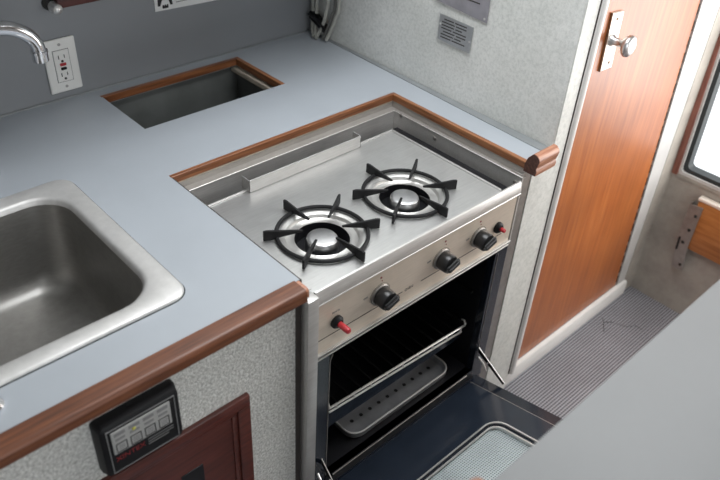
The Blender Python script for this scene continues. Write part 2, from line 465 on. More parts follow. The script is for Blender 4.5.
# front wood trim left of the stove (rounded nose)
def nose(y0, y1, z0, z1, r):
    pts = [(y1, z0), (y1, z1)]
    for i in range(7):
        a = PI/2+PI/2*i/6; pts.append((y0+r+r*math.cos(a), z1-r+r*math.sin(a)))
    for i in range(5):
        a = PI+PI/2*i/4; pts.append((y0+r*.6+r*.6*math.cos(a), z0+r*.6+r*.6*math.sin(a)))
    return pts
b = BM(); loft(b, [[(x, y, z) for y, z in nose(.661, .694, .877, .9015, .008)] for x in (-1.2, .5535)], True, True)
ft = obj('front_trim', b, 'trim_wood', ct)
b = BM(); loft(b, [[(x, y, z) for y, z in nose(.666, .692, .879, .8990, .007)] for x in (.5536, .5610)], True, True)
obj('trim_end', b, 'pink_wood', ft)
# cap to the right of the stove
def capprof():
    pts = [(.688, .884), (.688, .902), (.683, .917)]
    for i in range(9):
        a = PI*.55*i/8+PI*.42; pts.append((.669+.0135*math.cos(a), .9165+.0135*math.sin(a)))
    pts += [(.6575, .908), (.660, .900), (.6575, .893), (.659, .884)]
    return pts
b = BM(); loft(b, [[(x, y, z) for y, z in capprof()] for x in (1.140, 1.207)], True, True)
cp = obj('end_cap', b, 'pink_wood', ct, label='reddish rounded wood end cap')
b = BM(); loft(b, [[(x, .6725+(y-.6725)*.96, .9+(z-.9)*.97) for y, z in capprof()] for x in (1.1385, 1.1401)], True, True); obj('end_grain', b, 'end_grain', cp)
# teak linings of the stove cutout
b = BM(); box(b, .5625, 1.157, 1.0715, 1.0805, .8845, .9006, .001, 1); obj('cutout_lining', b, 'teak_x', ct)
b = BM(); box(b, 1.146, 1.157, .690, 1.073, .8845, .9006, .001, 1); obj('cutout_lining', b, 'teak_y', ct)
b = BM(); box(b, .5628, .5655, .69, 1.07, .868, .8995); obj('cutout_edge', b, 'dark_edge', ct, smooth=False)
# teak linings of the ice box hatch
b = BM(); box(b, .616, .983, 1.446, 1.456, .883, .9006, .001, 1); obj('hatch_lining', b, 'teak_x', ct)
b = BM(); box(b, .972, .983, 1.2645, 1.448, .883, .9006, .001, 1); obj('hatch_lining', b, 'teak_y', ct)
# caulk bead along the partition and back wall
b = BM(); prism(b, [(1.209, .695, .8995), (1.236, .695, .8995), (1.2445, 1.488, .8995), (1.236, 1.488, .8995)], (0, 0, .0022), .0008, 1)
obj('caulk_bead', b, 'caulk', ct)
b = BM(); tube(b, [(-1.15, 1.4875, .900), (1.23, 1.4875, .900)], .003, 8); obj('caulk_bead', b, 'caulk', ct)

b = BM(); box(b, .566, 1.150, 1.0735, 1.078, .8805, .8850); obj('ledge', b, 'foam', ct, smooth=False)
# ice box below the hatch
ib = thing('ice_box', 'deep grey-lined ice box seen open below the small cutout by the back wall', 'ice box', (.80, 1.35, .45))
b = BM()
x0, x1, y0, y1 = .598, 1.0, 1.245, 1.480
box(b, x0, x0+.012, y0, y1, .45, .877); box(b, x1-.012, x1, y0, y1, .45, .877)
box(b, x0, x1, y0, y0+.012, .45, .877); box(b, x0, x1, y1-.012, y1, .45, .877); box(b, x0, x1, y0, y1, .44, .45)
obj('liner', b, 'icebox', ib, smooth=False)
b = BM(); box(b, .968, .988, 1.2575, 1.466, .862, .8765, .002, 1); obj('insulation_edge', b, 'foam', ib)

# ================================================================== CABINET under the counter (left of stove)
cb = thing('galley_cabinet', 'pebbled pale grey galley cabinet front below the sink with dark red door', 'cabinet', (0, .9, ZF))
b = BM(); box(b, -1.2, .5445, .680, .70, ZF, .8775); obj('front_panel', b, 'pebble', cb, smooth=False)
b = BM(); box(b, .5445, .5555, .679, .70, ZF, .8775); obj('edge_strip', b, 'dark_edge', cb, smooth=False)
b = BM(); box(b, .545, .560, .70, 1.46, ZF, .8775); obj('side_panel', b, 'dark_edge', cb, smooth=False)
# end panel between stove and partition
b = BM(); box(b, 1.176, 1.2360, .6908, 1.06, ZF, .8775); obj('end_panel', b, 'posts', cb)
b = BM(); box(b, 1.142, 1.1762, .6895, .72, ZF, .872, .001, 1); obj('end_strip', b, 'galv', cb, label='narrow grey metal strip beside the oven')
# dark red door
dx0, dx1, dz0, dz1 = .10, .445, .26, .736
dr = BM()
t = grid_slab([dx0, dx0+.03, dx1-.022, dx1], [.655, .70, .1, .9], 0, 1, lambda x, y: False) if False else None
def frame_face(bm, x0, x1, z0, z1, w, y0, y1, bev=.002):
    box(bm, x0, x1, y0, y1, z1-w, z1, bev); box(bm, x0, x1, y0, y1, z0, z0+w, bev)
    box(bm, x0, x0+w, y0, y1, z0+w, z1-w, bev); box(bm, x1-w, x1, y0, y1, z0+w, z1-w, bev)
frame_face(dr, dx0, dx1, dz0, dz1, .024, .671, .681)
door = obj('door', dr, 'mahogany', cb, label='dark red wooden door with raised border')
b = BM(); frame_face(b, dx0+.024, dx1-.024, dz0+.024, dz1-.024, .010, .675, .681, .0015); obj('door_bead', b, 'mahogany', door)
b = BM(); box(b, dx0+.034, dx1-.034, .678, .681, dz0+.034, dz1-.034); obj('door_panel', b, 'mahogany', door, smooth=False)
b = BM(); box(b, .312, .352, .6765, .679, .52, .634, .001); obj('door_recess', b, 'cavity', door)

# ================================================================== SINK
sk = thing('kitchen_sink', 'square stainless steel sink set into the grey countertop beside the stove', 'sink', (.19, .98, ZC))
so = (-.03, .4145, .768, 1.186)
def RR(ins, z, r, dx=0): 
    return [(x, y, z) for x, y in rrect(so[0]+ins, so[1]-ins, so[2]+ins, so[3]-ins, r)]
def BW(ins, z, r):
    return [(x, y, z) for x, y in rrect(.006+ins, .380-ins, .801+ins, 1.150-ins, r)]
b = BM()
loft(b, [RR(0, ZC-.001, .030), RR(0, ZC+.0025, .030), RR(.0015, ZC+.005, .029), RR(.004, ZC+.006, .028),
         BW(-.006, ZC+.0055, .066), BW(-.002, ZC+.0045, .064), BW(.001, ZC+.001, .062), BW(.003, ZC-.006, .060)])
rim = obj('rim', b, 'sink_steel', sk, ang=60)
b = BM(); loft(b, [RR(-.0022, ZC-.0005, .032), RR(-.0016, ZC+.0008, .0315), RR(.001, ZC+.0010, .029)]); obj('rim_shadow_line', b, 'gasket', rim)  # dark ring drawn in as the shadow line around the rim
b = BM()
prf = [(.003, ZC-.006, .060), (.006, ZC-.03, .060), (.012, ZC-.10, .06), (.016, ZC-.135, .06), (.022, ZC-.152, .058), (.034, ZC-.165, .05), (.05, ZC-.170, .04), (.12, ZC-.173, .03)]
loft(b, [BW(*p) for p in prf], True)
bw = obj('bowl', b, 'bowl_steel', sk, ang=70)
b = BM(); lathe(b, [(.045, .0), (.045, .003), (.038, .004), (.034, -.004), (.0, -.005)], (.100, 1.0, ZC-.1735), n=32)
dn = obj('drain', b, 'chrome', sk)
# faucet
fc = thing('faucet', 'chrome gooseneck faucet behind the sink curving over by the outlet', 'faucet', (.300, 1.285, ZC))
b = BM(); lathe(b, [(.031, 0), (.031, .006), (.027, .010), (.018, .014), (.0155, .04), (.013, .045), (.0, .046)], (.300, 1.285, ZC), n=32); obj('base', b, 'chrome', fc)
pts = [(.300, 1.285, .93), (.300, 1.285, 1.02), (.300, 1.284, 1.075)]
for i in range(17):
    a = PI-PI*i/16*1.0; pts.append((.374+.074*math.cos(a), 1.283, 1.104+.056*math.sin(a)))
b = BM(); tube(b, pts, .0125, 18); sp = obj('spout', b, 'chrome', fc)
ex, ez = pts[-1][0], pts[-1][2]
b = BM(); lathe(b, [(.0120, .002), (.0150, .001), (.0150, -.003), (.0138, -.004), (.0140, -.018), (.0115, -.020), (.010, -.016), (0, -.015)], (ex, 1.283, ez), n=28); obj('aerator', b, 'chrome', fc)
# small chrome fitting at the front of the sink (only its end shows)
b = BM(); lathe(b, [(.016, 0), (.016, .004), (.012, .009), (0, .011)], (.106, .742, ZC), n=28)
tag(obj('deck_cap', b, 'chrome', None, origin=(.106, .742, ZC)), 'small round chrome deck cap on counter in front of the sink', 'cap')

# OUTLET on the back wall
ou = thing('wall_outlet', 'white double wall outlet with red and black buttons on grey back wall', 'outlet', (.561, 1.49, .925))
oz0, oz1, ox0, ox1 = .9165, 1.0335, .526, .596
b = BM(); box(b, ox0, ox1, 1.4845, 1.4895, oz0, oz1, .003, 3); cvp = obj('cover_plate', b, 'white_plastic', ou)
b = BM(); box(b, .5445, .5775, 1.4825, 1.4860, 0.9405, 1.0095, .001, 1); rc = obj('receptacle', b, 'white_plastic', ou)
b = BM(); frame_face(b, .5435, .5785, 0.9395, 1.0105, .0012, 1.4838, 1.4855, 0); obj('receptacle_gap', b, 'grey_print', ou, smooth=False)
for zc in (0.9945, 0.9555):
    b = BM(); box(b, .5535, .5550, 1.4815, 1.4840, zc-.003, zc+.005); box(b, .5660, .5675, 1.4815, 1.4840, zc-.002, zc+.005)
    lathe(b, [(.0026, 0), (.0026, .0012), (0, .0012)], (.5610, 1.4828, zc-.0085), (0, -1, 0), 14)
    obj('socket_slots', b, 'black_print', rc, smooth=False)
b = BM(); box(b, .5545, .5675, 1.4800, 1.4840, 0.9760, 0.9820, .0006, 1); obj('reset_button', b, 'red', rc)
b = BM(); box(b, .5550, .5670, 1.4800, 1.4840, 0.9670, 0.9725, .0006, 1); obj('test_button', b, 'black', rc)
for z in (1.0215, 0.9285):
    b = BM(); lathe(b, [(.0032, 0), (.0032, .0008), (0, .0014)], (.5610, 1.4845, z), (0, -1, 0), 14); obj('screw', b, 'membrane', cvp)

# ================================================================== STICKER, SHELF RAIL, FITTING
st = thing('safety_sign', 'white sign sticker with black pictogram high on the grey back wall', 'sign', (.87, 1.4890, 1.0420))
b = BM(); prism(b, [(.7920, 1.4895, 1.0420), (1.03, 1.4895, 1.0350), (1.03, 1.4895, 1.1360), (.7920, 1.4895, 1.1360)], (0, -.0012, 0)); obj('backing', b, 'sticker', st, smooth=False)
b = BM()
prism(b, [(.7990, 1.4884, 1.0530), (.8050, 1.4884, 1.0520), (.8110, 1.4884, 1.0650), (.8270, 1.4884, 1.0640), (.8310, 1.4884, 1.0510), (.8370, 1.4884, 1.0510), (.8350, 1.4884, 1.0670), (.8260, 1.4884, 1.0740), (.8100, 1.4884, 1.0750), (.8000, 1.4884, 1.0690)], (0, -.0005, 0))
box(b, .8105, .8255, 1.4879, 1.4884, 1.0455, 1.0510)
for k in range(3): box(b, .8110+.0055*k, .8148+.0055*k, 1.4879, 1.4884, 1.0490, 1.0535)
lathe(b, [(.005, 0), (.005, .0004), (0, .0004)], (.8180, 1.4883, 1.0820), (0, -1, 0), 16)
obj('pictogram', b, 'black_print', st, smooth=False)
b = BM()
for k in range(6):
    z = 1.0545+.0085*k-.0002; box(b, .8460, .99-.01*(k % 2), 1.4879, 1.4884, z-.0012, z+.0006)
obj('printed_lines', b, 'grey_print', st, smooth=False)

b = BM(); box(b, .568, 1.08, 1.4670, 1.4895, 1.0990, 1.160, .004, 2)
sr = tag(obj('wood_rail', b, 'mahogany', None, origin=(.83, 1.4800, 1.112)), 'dark red-brown wooden rail on back wall above the outlet', 'rail')
ftg = thing('wall_fitting', 'small round metal fitting at the lower end of the dark wooden rail', 'fitting', (.562, 1.4900, 1.108))
b = BM(); lathe(b, [(.0115, 0), (.0115, .008), (.009, .012), (.009, .018), (.0105, .020), (.0095, .026), (.004, .030), (0, .0305)], (.566, 1.4895, 1.1005), (0, -1, 0), 24); obj('body', b, 'wire', ftg)
b = BM(); lathe(b, [(.013, 0), (.013, .004), (0, .004)], (.558, 1.4895, 1.1075), (0, -1, 0), 24); obj('flange', b, 'wire_dark', ftg)

# ================================================================== PLAQUES on the partition (face at x = 1.237)
def plaque(name, label, pts, m, lines, screws):
    th = thing(name, label, 'plaque', (1.236, pts[0][0], pts[0][1]))
    b = BM(); prism(b, [(1.2368, y, z) for y, z in pts], (-.0015, 0, 0)); pp = obj('plate', b, m, th, smooth=False)
    b = BM()
    for (ya, yb, z, h) in lines: box(b, 1.2349, 1.2354, yb, ya, z-h/2, z+h/2)
    obj('engraving', b, 'line_print', pp, smooth=False)
    for y, z in screws:
        s = BM(); lathe(s, [(.0026, 0), (.0026, .001), (0, .0018)], (1.2353, y, z), (-1, 0, 0), 14); obj('screw', s, 'wire', pp)
P1 = [(1.034, 1.027), (.940, 1.023), (.938, 1.0815), (1.034, 1.084)]
ln = []
for k in range(7):
    z = 1.0755-k*.0068
    a = 1.026-.006*((k*3) % 4 == 0); c = .955+.012*((k*5) % 3 == 1)
    ym = a-(a-c)*(.45+.1*(k % 3))
    ln += [(a, ym+.002, z, .0026), (ym-.002, c, z, .0026)]
plaque('engraved_sign', 'small grey engraved metal plaque on white speckled wall, lower of two plaques', P1, 'plaque', ln, [(.944, 1.048), (1.030, 1.062)])
P2 = [(1.053, 1.110), (.906, 1.101), (.907, 1.30), (1.053, 1.30)]
ln = [(1.03, .93, 1.135+.0125*k, .0028) for k in range(12)]
plaque('plaque_sign', 'larger purple-grey metal plaque above the small engraved plaque', P2, 'plaque2', ln, [(.913, 1.108), (1.046, 1.118)])

# ================================================================== CABLES in the back corner
def cable(pts, r, m, label):
    P = [Vector(p) for p in pts]; out = []
    for i in range(len(P)-1):
        p0, p1, p2, p3 = P[max(i-1, 0)], P[i], P[i+1], P[min(i+2, len(P)-1)]
        for k in range(8):
            t = k/8; out.append(.5*((2*p1)+(-p0+p2)*t+(2*p0-5*p1+4*p2-p3)*t*t+(-p0+3*p1-3*p2+p3)*t**3))
    out.append(P[-1]); b = BM(); tube(b, out, r, 10)
    return tag(obj('cable', b, m, None, origin=P[-1]), label, 'cable', 'cables in the corner behind the counter')
cable([(1.230, 1.462, 1.35), (1.230, 1.461, 1.05), (1.230, 1.461, .95), (1.222, 1.452, .915), (1.212, 1.435, .9065)], .0045, 'cable', 'pale grey cable nearest the back wall in the corner')
cable([(1.229, 1.446, 1.35), (1.229, 1.446, 1.05), (1.229, 1.446, .95), (1.222, 1.440, .92), (1.208, 1.420, .907)], .0045, 'cable', 'second pale grey cable from the back wall, dropping behind the dark clamp')
cable([(1.229, 1.398, 1.35), (1.226, 1.397, 1.04), (1.224, 1.402, .98), (1.222, 1.415, .935), (1.214, 1.428, .907)], .0048, 'cable', 'pale grey cable bowing in front of the dark clamp')
cable([(1.231, 1.378, 1.35), (1.229, 1.374, 1.03), (1.228, 1.383, .975), (1.226, 1.398, .935), (1.220, 1.408, .907)], .0045, 'cable_dark', 'dark cable second from the outside of the corner bundle')
cable([(1.230, 1.362, 1.35), (1.230, 1.360, 1.03), (1.229, 1.370, .975), (1.226, 1.385, .935), (1.220, 1.395, .907)], .0048, 'cable', 'outermost pale grey cable of the corner bundle, farthest from the back wall')
cl = thing('cable_clamp', 'dark clamp holding the grey cables in the back corner', 'clamp', (1.225, 1.43, .935))
b = BM(); prism(b, [(1.2355, 1.468, .944), (1.2355, 1.400, .918), (1.2355, 1.400, .940), (1.2355, 1.440, .962), (1.2355, 1.468, .964)], (-.016, 0, 0), .003, 2); obj('body', b, 'black', cl)
b = BM(); tube(b, [(1.219, 1.466, .957), (1.218, 1.430, .951), (1.219, 1.402, .934)], .004, 8); obj('tie', b, 'cavity', cl)

# ================================================================== STOVE SURROUND (steel liner)
sr_ = thing('stove_surround', 'stainless steel liner framing the stove recess in the counter', 'stove surround', (.86, 1.05, ZF))
SX0, SX1 = .571, 1.1375
b = BM(); box(b, SX0, SX1+.002, 1.055, 1.059, .70, .868)
bp_ = obj('back_panel', b, 'steel_liner', sr_)
b = BM(); box(b, SX0-.004, SX1+.012, 1.0545, 1.0745, .8665, .8695, .0008, 1); box(b, SX0-.004, SX1+.012, 1.0725, 1.0745, .8690, .8810); obj('panel_flange', b, 'steel_dull', bp_)
b = BM(); tube(b, [(SX0+.002, 1.0545, .8690), (SX1, 1.0545, .8690)], .0014, 8); obj('edge_highlight', b, 'wire', bp_)  # bright tube paints a highlight along the back panel's top edge
b = BM(); box(b, SX1, SX1+.004, .684, 1.055, .70, .8665)
sp_ = obj('side_panel', b, 'steel_liner', sr_)
b = BM(); box(b, SX1-.001, SX1+.012, .684, 1.0545, .8660, .8690, .0008, 1); box(b, SX1+.010, SX1+.012, .690, 1.072, .8690, .8850); obj('panel_flange', b, 'steel_dull', sp_)
b = BM(); tube(b, [(SX1-.0005, 1.0545, .8685), (SX1-.0005, .684, .8685)], .0015, 8); obj('edge_highlight', b, 'wire', sp_)  # painted highlight again, on the side panel's edge
for y, z in ((.925, .853), (.700, .851), (1.032, .866)):
    s = BM(); lathe(s, [(.0048, 0), (.0045, .0016), (.002, .0026), (0, .0026)], (SX1, y, z), (-1, 0, 0), 16); obj('screw', s, 'galv', sp_)
b = BM(); box(b, .5665, .5695, .684, 1.055, .70, .876); box(b, .5660, .581, .684, 1.06, .8745, .877, .0006, 1); obj('side_panel', b, 'steel', sr_)
b = BM(); box(b, .5560, .5790, .6615, .684, ZF, .8735, .0015, 2); obj('front_post', b, 'steel', sr_, label='upright steel post left of the oven')

# ================================================================== STOVE
sv = thing('gas_stove', 'two-burner stainless gas stove with its black oven door hanging open', 'stove', (.865, .86, ZF))
TX0, TX1 = .586, 1.1275      # front width
# cooktop plate with two round holes
CX0, CX1, CY0, CY1, CZ = .586, 1.083, .690, 1.006, .855
BUR = [(.7065, .8045), (.9195, .8045)]
HR = .074
t = bmesh.new()
def ring_edges(pts):
    vs = [t.verts.new(p) for p in pts]
    return [t.edges.new((vs[i], vs[(i+1) % len(vs)])) for i in range(len(vs))]
E_ = ring_edges([(CX0, CY0, CZ), (CX1, CY0, CZ), (CX1, CY1, CZ), (CX0, CY1, CZ)])
for cx, cy in BUR: E_ += ring_edges([(cx+HR*math.cos(2*PI*k/64), cy+HR*math.sin(2*PI*k/64), CZ) for k in range(64)])
bmesh.ops.triangle_fill(t, edges=E_, use_beauty=True, use_dissolve=False)
for f in t.faces:
    if f.normal.z < 0: f.normal_flip()
b = BM(); join(b, t)
box(b, CX1-.001, CX1+.001, CY0, CY1, CZ-.03, CZ+.001); box(b, CX0, CX1, CY1-.001, CY1+.001, CZ-.03, CZ+.001)
top = obj('cooktop', b, 'steel_top', sv, ang=25)
b = BM(); tube(b, [(CX1, CY0+.004, CZ+.001), (CX1, CY1, CZ+.001)], .0028, 10); tube(b, [(CX1, CY1, CZ+.001), (CX0, CY1, CZ+.001)], .0028, 10)
obj('cooktop_bead', b, 'steel', top)
# lip
b = BM()
lipp = [(.6745, .8405), (.6745, .8420), (.6785, .8640), (.6800, .8662), (.683, .8668), (.6905, .8565), (.6905, .8405)]
loft(b, [[(x, y, z) for y, z in lipp] for x in (TX0, TX1)], True, True)
fl_ = obj('front_lip', b, 'steel', sv, ang=25)
b = BM(); box(b, TX0, TX1, .6735, .6760, .8390, .8418, .0008, 1); obj('lip_highlight', b, 'wire', fl_)  # pale strip stands in for the highlight along the lip's bottom
# fiddle bar at the back
b = BM(); box(b, .684, .976, .9945, .9965, .856, .8835, .0005, 1); box(b, .684, .686, .9945, 1.020, .856, .8835, .0005, 1); box(b, .974, .976, .9945, 1.020, .856, .8835, .0005, 1)
obj('back_rail', b, 'steel', sv)
# burners
for cx, cy in BUR:
    b = BM(); lathe(b, [(HR+.003, .0012), (HR, .0015), (HR-.006, -.001), (.066, -.008), (.057, -.0100), (.052, -.0082), (.0505, -.0078)], (cx, cy, CZ), n=64)
    bu = obj('burner', b, 'dish', sv, ang=50, label='polished burner dish')
    b = BM(); lathe(b, [(.0505, -.0078), (.0500, -.034), (0, -.034)], (cx, cy, CZ), n=40); obj('burner_well', b, 'cavity', bu)
    b = BM(); lathe(b, [(.030, -.034), (.031, -.020), (.0310, -.014), (.0295, -.012), (.0285, -.0065), (.027, -.0045), (.023, -.0035), (.0, -.003)], (cx, cy, CZ), n=48)
    obj('burner_cap', b, 'alu', bu, ang=40)
    # pot support : ring and six fins
    gz = CZ+.0055
    b = BM(); tube(b, [(cx+.083*math.cos(2*PI*k/64), cy+.083*math.sin(2*PI*k/64), gz) for k in range(64)], .0037, 10, closed=True)
    gr = obj('pot_support', b, 'iron', sv)
    for k in range(6):
        a = math.radians(-30+60*k+2); d = Vector((math.cos(a), math.sin(a), 0)); s = Vector((-d.y, d.x, 0))
        c = Vector((cx, cy, 0))
        prof = [(.107, CZ+.002), (.107, CZ+.0225), (.100, CZ+.0235), (.036, CZ+.0165), (.036, CZ+.0135), (.075, CZ+.007), (.092, CZ+.002)]
        b = BM(); prism(b, [c+d*r-s*.0022+Vector((0, 0, z)) for r, z in prof], s*.0044, .0006, 1)
        obj('fin', b, 'iron', gr)
# control panel
b = BM(); box(b, TX0, TX1, .681, .690, .7195, .846, .001, 1); cpn = obj('control_panel', b, 'panel_steel', sv)
b = BM(); box(b, TX0, TX1, .6745, .684, .7175, .7205, .0006, 1); obj('panel_flange', b, 'steel', cpn)
b = BM(); box(b, TX0, TX1, .6775, .686, .7050, .7090, .0008, 1); obj('oven_top_strip', b, 'steel', sv)
b = BM(); box(b, TX0, TX1, .682, .69, .7088, .7178); obj('oven_top_gap', b, 'cavity', sv, smooth=False)
b = BM()
KX = [.6345, .7390, .9030, 1.0135, 1.0755]
KZ = .779
def vline(x0, x1, z=KZ-.022, h=.0012): box(b, x0, x1, .6803, .681, z-h/2, z+h/2)
zl = .7515
for x0, x1 in ((TX0+.003, .800), (.850, 1.095)):
    b = BM(); vline(x0, x1, zl); obj('printed_line', b, 'line_print', cpn, smooth=False)
b = text_bm('OVEN', .0085, FRONT(.806, .6808, zl-.003)); obj('lettering', b, 'line_print', cpn, smooth=False)
for x in (.698, .862, .974):
    b = text_bm('OFF', .0060, FRONT(x, .6808, .787)); obj('lettering', b, 'grey_print', cpn, smooth=False)
b = text_bm('IGNITE', .0055, FRONT(.625, .6808, .797)); obj('lettering', b, 'grey_print', cpn, smooth=False)
for x in (.7390, .9090, 1.0125):
    b = BM(); lathe(b, [(.0022, 0), (.0022, .0006), (0, .0006)], (x, .681, .818), (0, -1, 0), 14); obj('red_dot', b, 'dark_red', cpn, smooth=False)
    b = BM(); lathe(b, [(.0013, 0), (.0013, .0006), (0, .0006)], (x+.003, .681, .8095), (0, -1, 0), 12); obj('red_dot', b, 'dark_red', cpn, smooth=False)
for x in (.7390, .9030, 1.0135):
    b = BM()
    for k in range(30):
        a0 = math.radians(-40+k*8); a1 = math.radians(-40+k*8+5.5)
        R0 = .0245
        tube(b, [(x+R0*math.cos(a0), .6808, KZ+R0*math.sin(a0)), (x+R0*math.cos(a1), .6808, KZ+R0*math.sin(a1))], .0004, 4)
    obj('dial_marks', b, 'line_print', cpn, smooth=False)
for x in KX[1:4]:
    b = BM(); lathe(b, [(.0225, 0), (.0225, .0025), (.021, .004), (0, .004)], (x, .681, KZ), (0, -1, 0), 36); kn = obj('knob', b, 'galv', cpn, label='black control knob on a grey collar')
    b = BM(); lathe(b, [(.0185, .004), (.0195, .008), (.0190, .024), (.0175, .0265), (0, .0265)], (x, .681, KZ), (0, -1, 0), 40); obj('knob_body', b, 'knob_black', kn, ang=40)
    ca, sa = math.cos(.35), math.sin(.35)
    b = BM(); prism(b, [(x+p*ca-q*sa, .656, KZ+p*sa+q*ca) for p, q in ((-.0175, -.0075), (.0185, -.0075), (.0185, .0075), (-.0175, .0075))], (0, -.011, 0), .004, 3); obj('knob_grip', b, 'knob_black', kn)
# small black push knob with red tip : igniter left, and oven lamp right
for x, L, r in ((KX[0], .034, .0058), (KX[4], .020, .0045)):
    b = BM(); lathe(b, [(.0125, 0), (.0125, .005), (.010, .008), (.008, .010), (0, .010)], (x, .681, KZ-.003), (0, -1, 0), 28); k_ = obj('igniter_button', b, 'black', cpn, label='small push button with a red tip')
    b = BM(); lathe(b, [(r*.9, .008), (r, .012), (r, L-.003), (r*.8, L), (0, L+.0005)], (x, .681, KZ-.003), (0, -1, 0), 24); obj('red_tip', b, 'red', k_)

# ---- oven
OX0, OX1, OZ0, OZ1 = .6245, 1.092, .338, .7045
b = BM()
box(b, TX0, OX0, .6815, .700, .30, .705, .001, 1); box(b, OX1, TX1+.006, .6815, .700, .30, .705, .001, 1)
box(b, OX0, OX1, .6815, .700, .30, OZ0, .001, 1); box(b, OX0, OX1, .6815, .70, OZ1-.004, .705)
ofr = obj('oven_frame', b, 'navy', sv)
b = BM()
r = .012
pts = [(OX0, .681, OZ0+.01), (OX0, .681, OZ1-.02), (OX0+.006, .681, OZ1-.006)]
tube(b, pts, .0011, 6); tube(b, [(OX1+.008, .681, OZ0+.04), (OX1+.008, .681, OZ1-.01)], .0011, 6); tube(b, [(OX0+.02, .681, OZ0-.004), (OX1-.02, .681, OZ0-.004)], .0015, 6)
obj('frame_bead', b, 'galv', ofr)
b = BM()
oy1 = 1.0
box(b, OX0-.004, OX0, .70, oy1, OZ0-.004, .705); box(b, OX1, OX1+.004, .70, oy1, OZ0-.004, .705)
box(b, OX0-.004, OX1+.004, oy1, oy1+.004, OZ0-.004, .705); box(b, OX0-.004, OX1+.004, .70, oy1, .7045, .708); box(b, OX0-.004, OX1+.004, .682, oy1, OZ0-.004, OZ0)
obj('oven_cavity', b, 'cavity', sv, smooth=False)
for z in (.470, .565):
    for x in (OX0+.004, OX1-.004):
        b = BM(); box(b, x-.004, x+.004, .72, .98, z-.003, z+.003, .001, 1); obj('shelf_runner', b, 'wire_dark', sv)
b = BM(); box(b, TX0+.006, TX1-.006, .700, 1.03, ZF+.04, .30); box(b, TX0+.004, TX1-.004, .69, 1.03, ZF, ZF+.04); box(b, TX0+.002, OX0-.004, .70, 1.03, .30, .84); box(b, OX1+.004, TX1-.002, .70, 1.03, .30, .84); box(b, OX0, OX1, 1.006, 1.03, .30, .84)
obj('body_shell', b, 'cavity', sv, smooth=False)
# ---- oven door (hinged at the bottom, not quite level)
A = math.atan(.24); HY, HZ = .6745, .331
def D(u, v, w): return Vector((u, HY-v*math.cos(A)-w*math.sin(A)*-1*-1, HZ+v*math.sin(A)+w*math.cos(A)))
def dpoly(pts, w0, w1, bm, bev=0, seg=2):
    n = (D(0, 0, 1)-D(0, 0, 0)); return prism(bm, [D(u, v, w0) for u, v in pts], n*(w1-w0), bev, seg)
DU0, DU1, DV = .600, 1.097, .345
WU0, WU1, WV0, WV1 = .712, .990, .146, .292
def ringplate(bm, outer, inner, w0, w1):
    L = [[D(u, v, w0) for u, v in outer], [D(u, v, w1) for u, v in outer], [D(u, v, w1) for u, v in inner], [D(u, v, w0) for u, v in inner]]
    loft(bm, L+[L[0]])
def rr(u0, u1, v0, v1, r): return rrect(u0, u1, v0, v1, r, 8)
b = BM(); ringplate(b, rr(DU0, DU1, 0, DV, .006), rr(WU0, WU1, WV0, WV1, .026), -.024, -.004)
od = obj('oven_door', b, 'navy', sv, ang=40, label='navy enamel oven door hanging open on its arms')
b = BM(); ringplate(b, rr(DU0+.033, DU1-.033, .012, DV-.03, .01), rr(WU0-.012, WU1+.012, WV0-.012, WV1+.012, .036), -.005, .0)
obj('inner_liner', b, 'navy2', od, ang=40)
for u in (DU0+.0315, DU1-.0315):
    b = BM(); dpoly([(u-.0012, .012), (u+.0012, .012), (u+.0012, DV-.02), (u-.0012, DV-.02)], -.0042, -.001, b); obj('liner_groove', b, 'galv', od, smooth=False)
b = BM(); ringplate(b, rr(WU0-.0125, WU1+.0125, WV0-.0125, WV1+.0125, .037), rr(WU0-.0085, WU1+.0085, WV0-.0085, WV1+.0085, .033), -.004, .0012)
fw = obj('window_frame', b, 'wire', od, ang=40)
b = BM(); ringplate(b, rr(WU0-.001, WU1+.001, WV0-.001, WV1+.001, .027), rr(WU0+.003, WU1-.003, WV0+.003, WV1-.003, .023), -.012, -.003); obj('window_bead', b, 'wire', od, ang=40)
b = BM(); dpoly(rr(WU0-.002, WU1+.002, WV0-.002, WV1+.002, .027), -.018, -.013, b); obj('window_glass', b, 'oven_glass', od, smooth=False)
b = BM(); tube(b, [D(DU0+.03, DV-.005, -.05), D(DU1-.03, DV-.005, -.05)], .008, 14)
for u in (DU0+.06, DU1-.06): tube(b, [D(u, DV-.005, -.05), D(u, DV-.005, -.022)], .006, 10)
obj('door_handle', b, 'chrome', od)
# hinge arms
for x, sgn in ((.6135, 1), (1.100, -1)):
    p0 = Vector((x, .690, .411)); p1 = D(x-sgn*.008, .078, -.001)
    d = (p1-p0); n = Vector((1, 0, 0)); up = d.cross(n).normalized()
    b = BM(); prism(b, [p0-up*.006-n*.0012, p0+up*.006-n*.0012, p1+up*.004-n*.0012, p1-up*.004-n*.0012], n*.0024, .0005, 1)
    ar = obj('hinge_arm', b, 'black', sv, label='thin oven door stay arm with a bright edge')
    b = BM(); tube(b, [p0+up*.0062, p1+up*.0042], .0011, 6); obj('arm_edge', b, 'wire', ar)
    b = BM(); m_ = p0.lerp(p1, .45); lathe(b, [(.0022, 0), (.0018, .002), (0, .0026)], m_+Vector((-.0012, 0, 0)), (-1, 0, 0), 12); obj('rivet', b, 'wire', ar)
    b = BM(); q = [Vector((x-sgn*.004, .700, .372)), Vector((x-sgn*.010, .682, .372)), Vector((x-sgn*.012, .668, .362)), Vector((x-sgn*.012, .655, .344))]; tube(b, q, .0028, 8); obj('hinge_hook', b, 'wire', sv)
b = BM(); box(b, DU0+.01, DU1-.01, .670, .6815, .322, .331); obj('hinge_strip', b, 'cavity', sv, smooth=False)

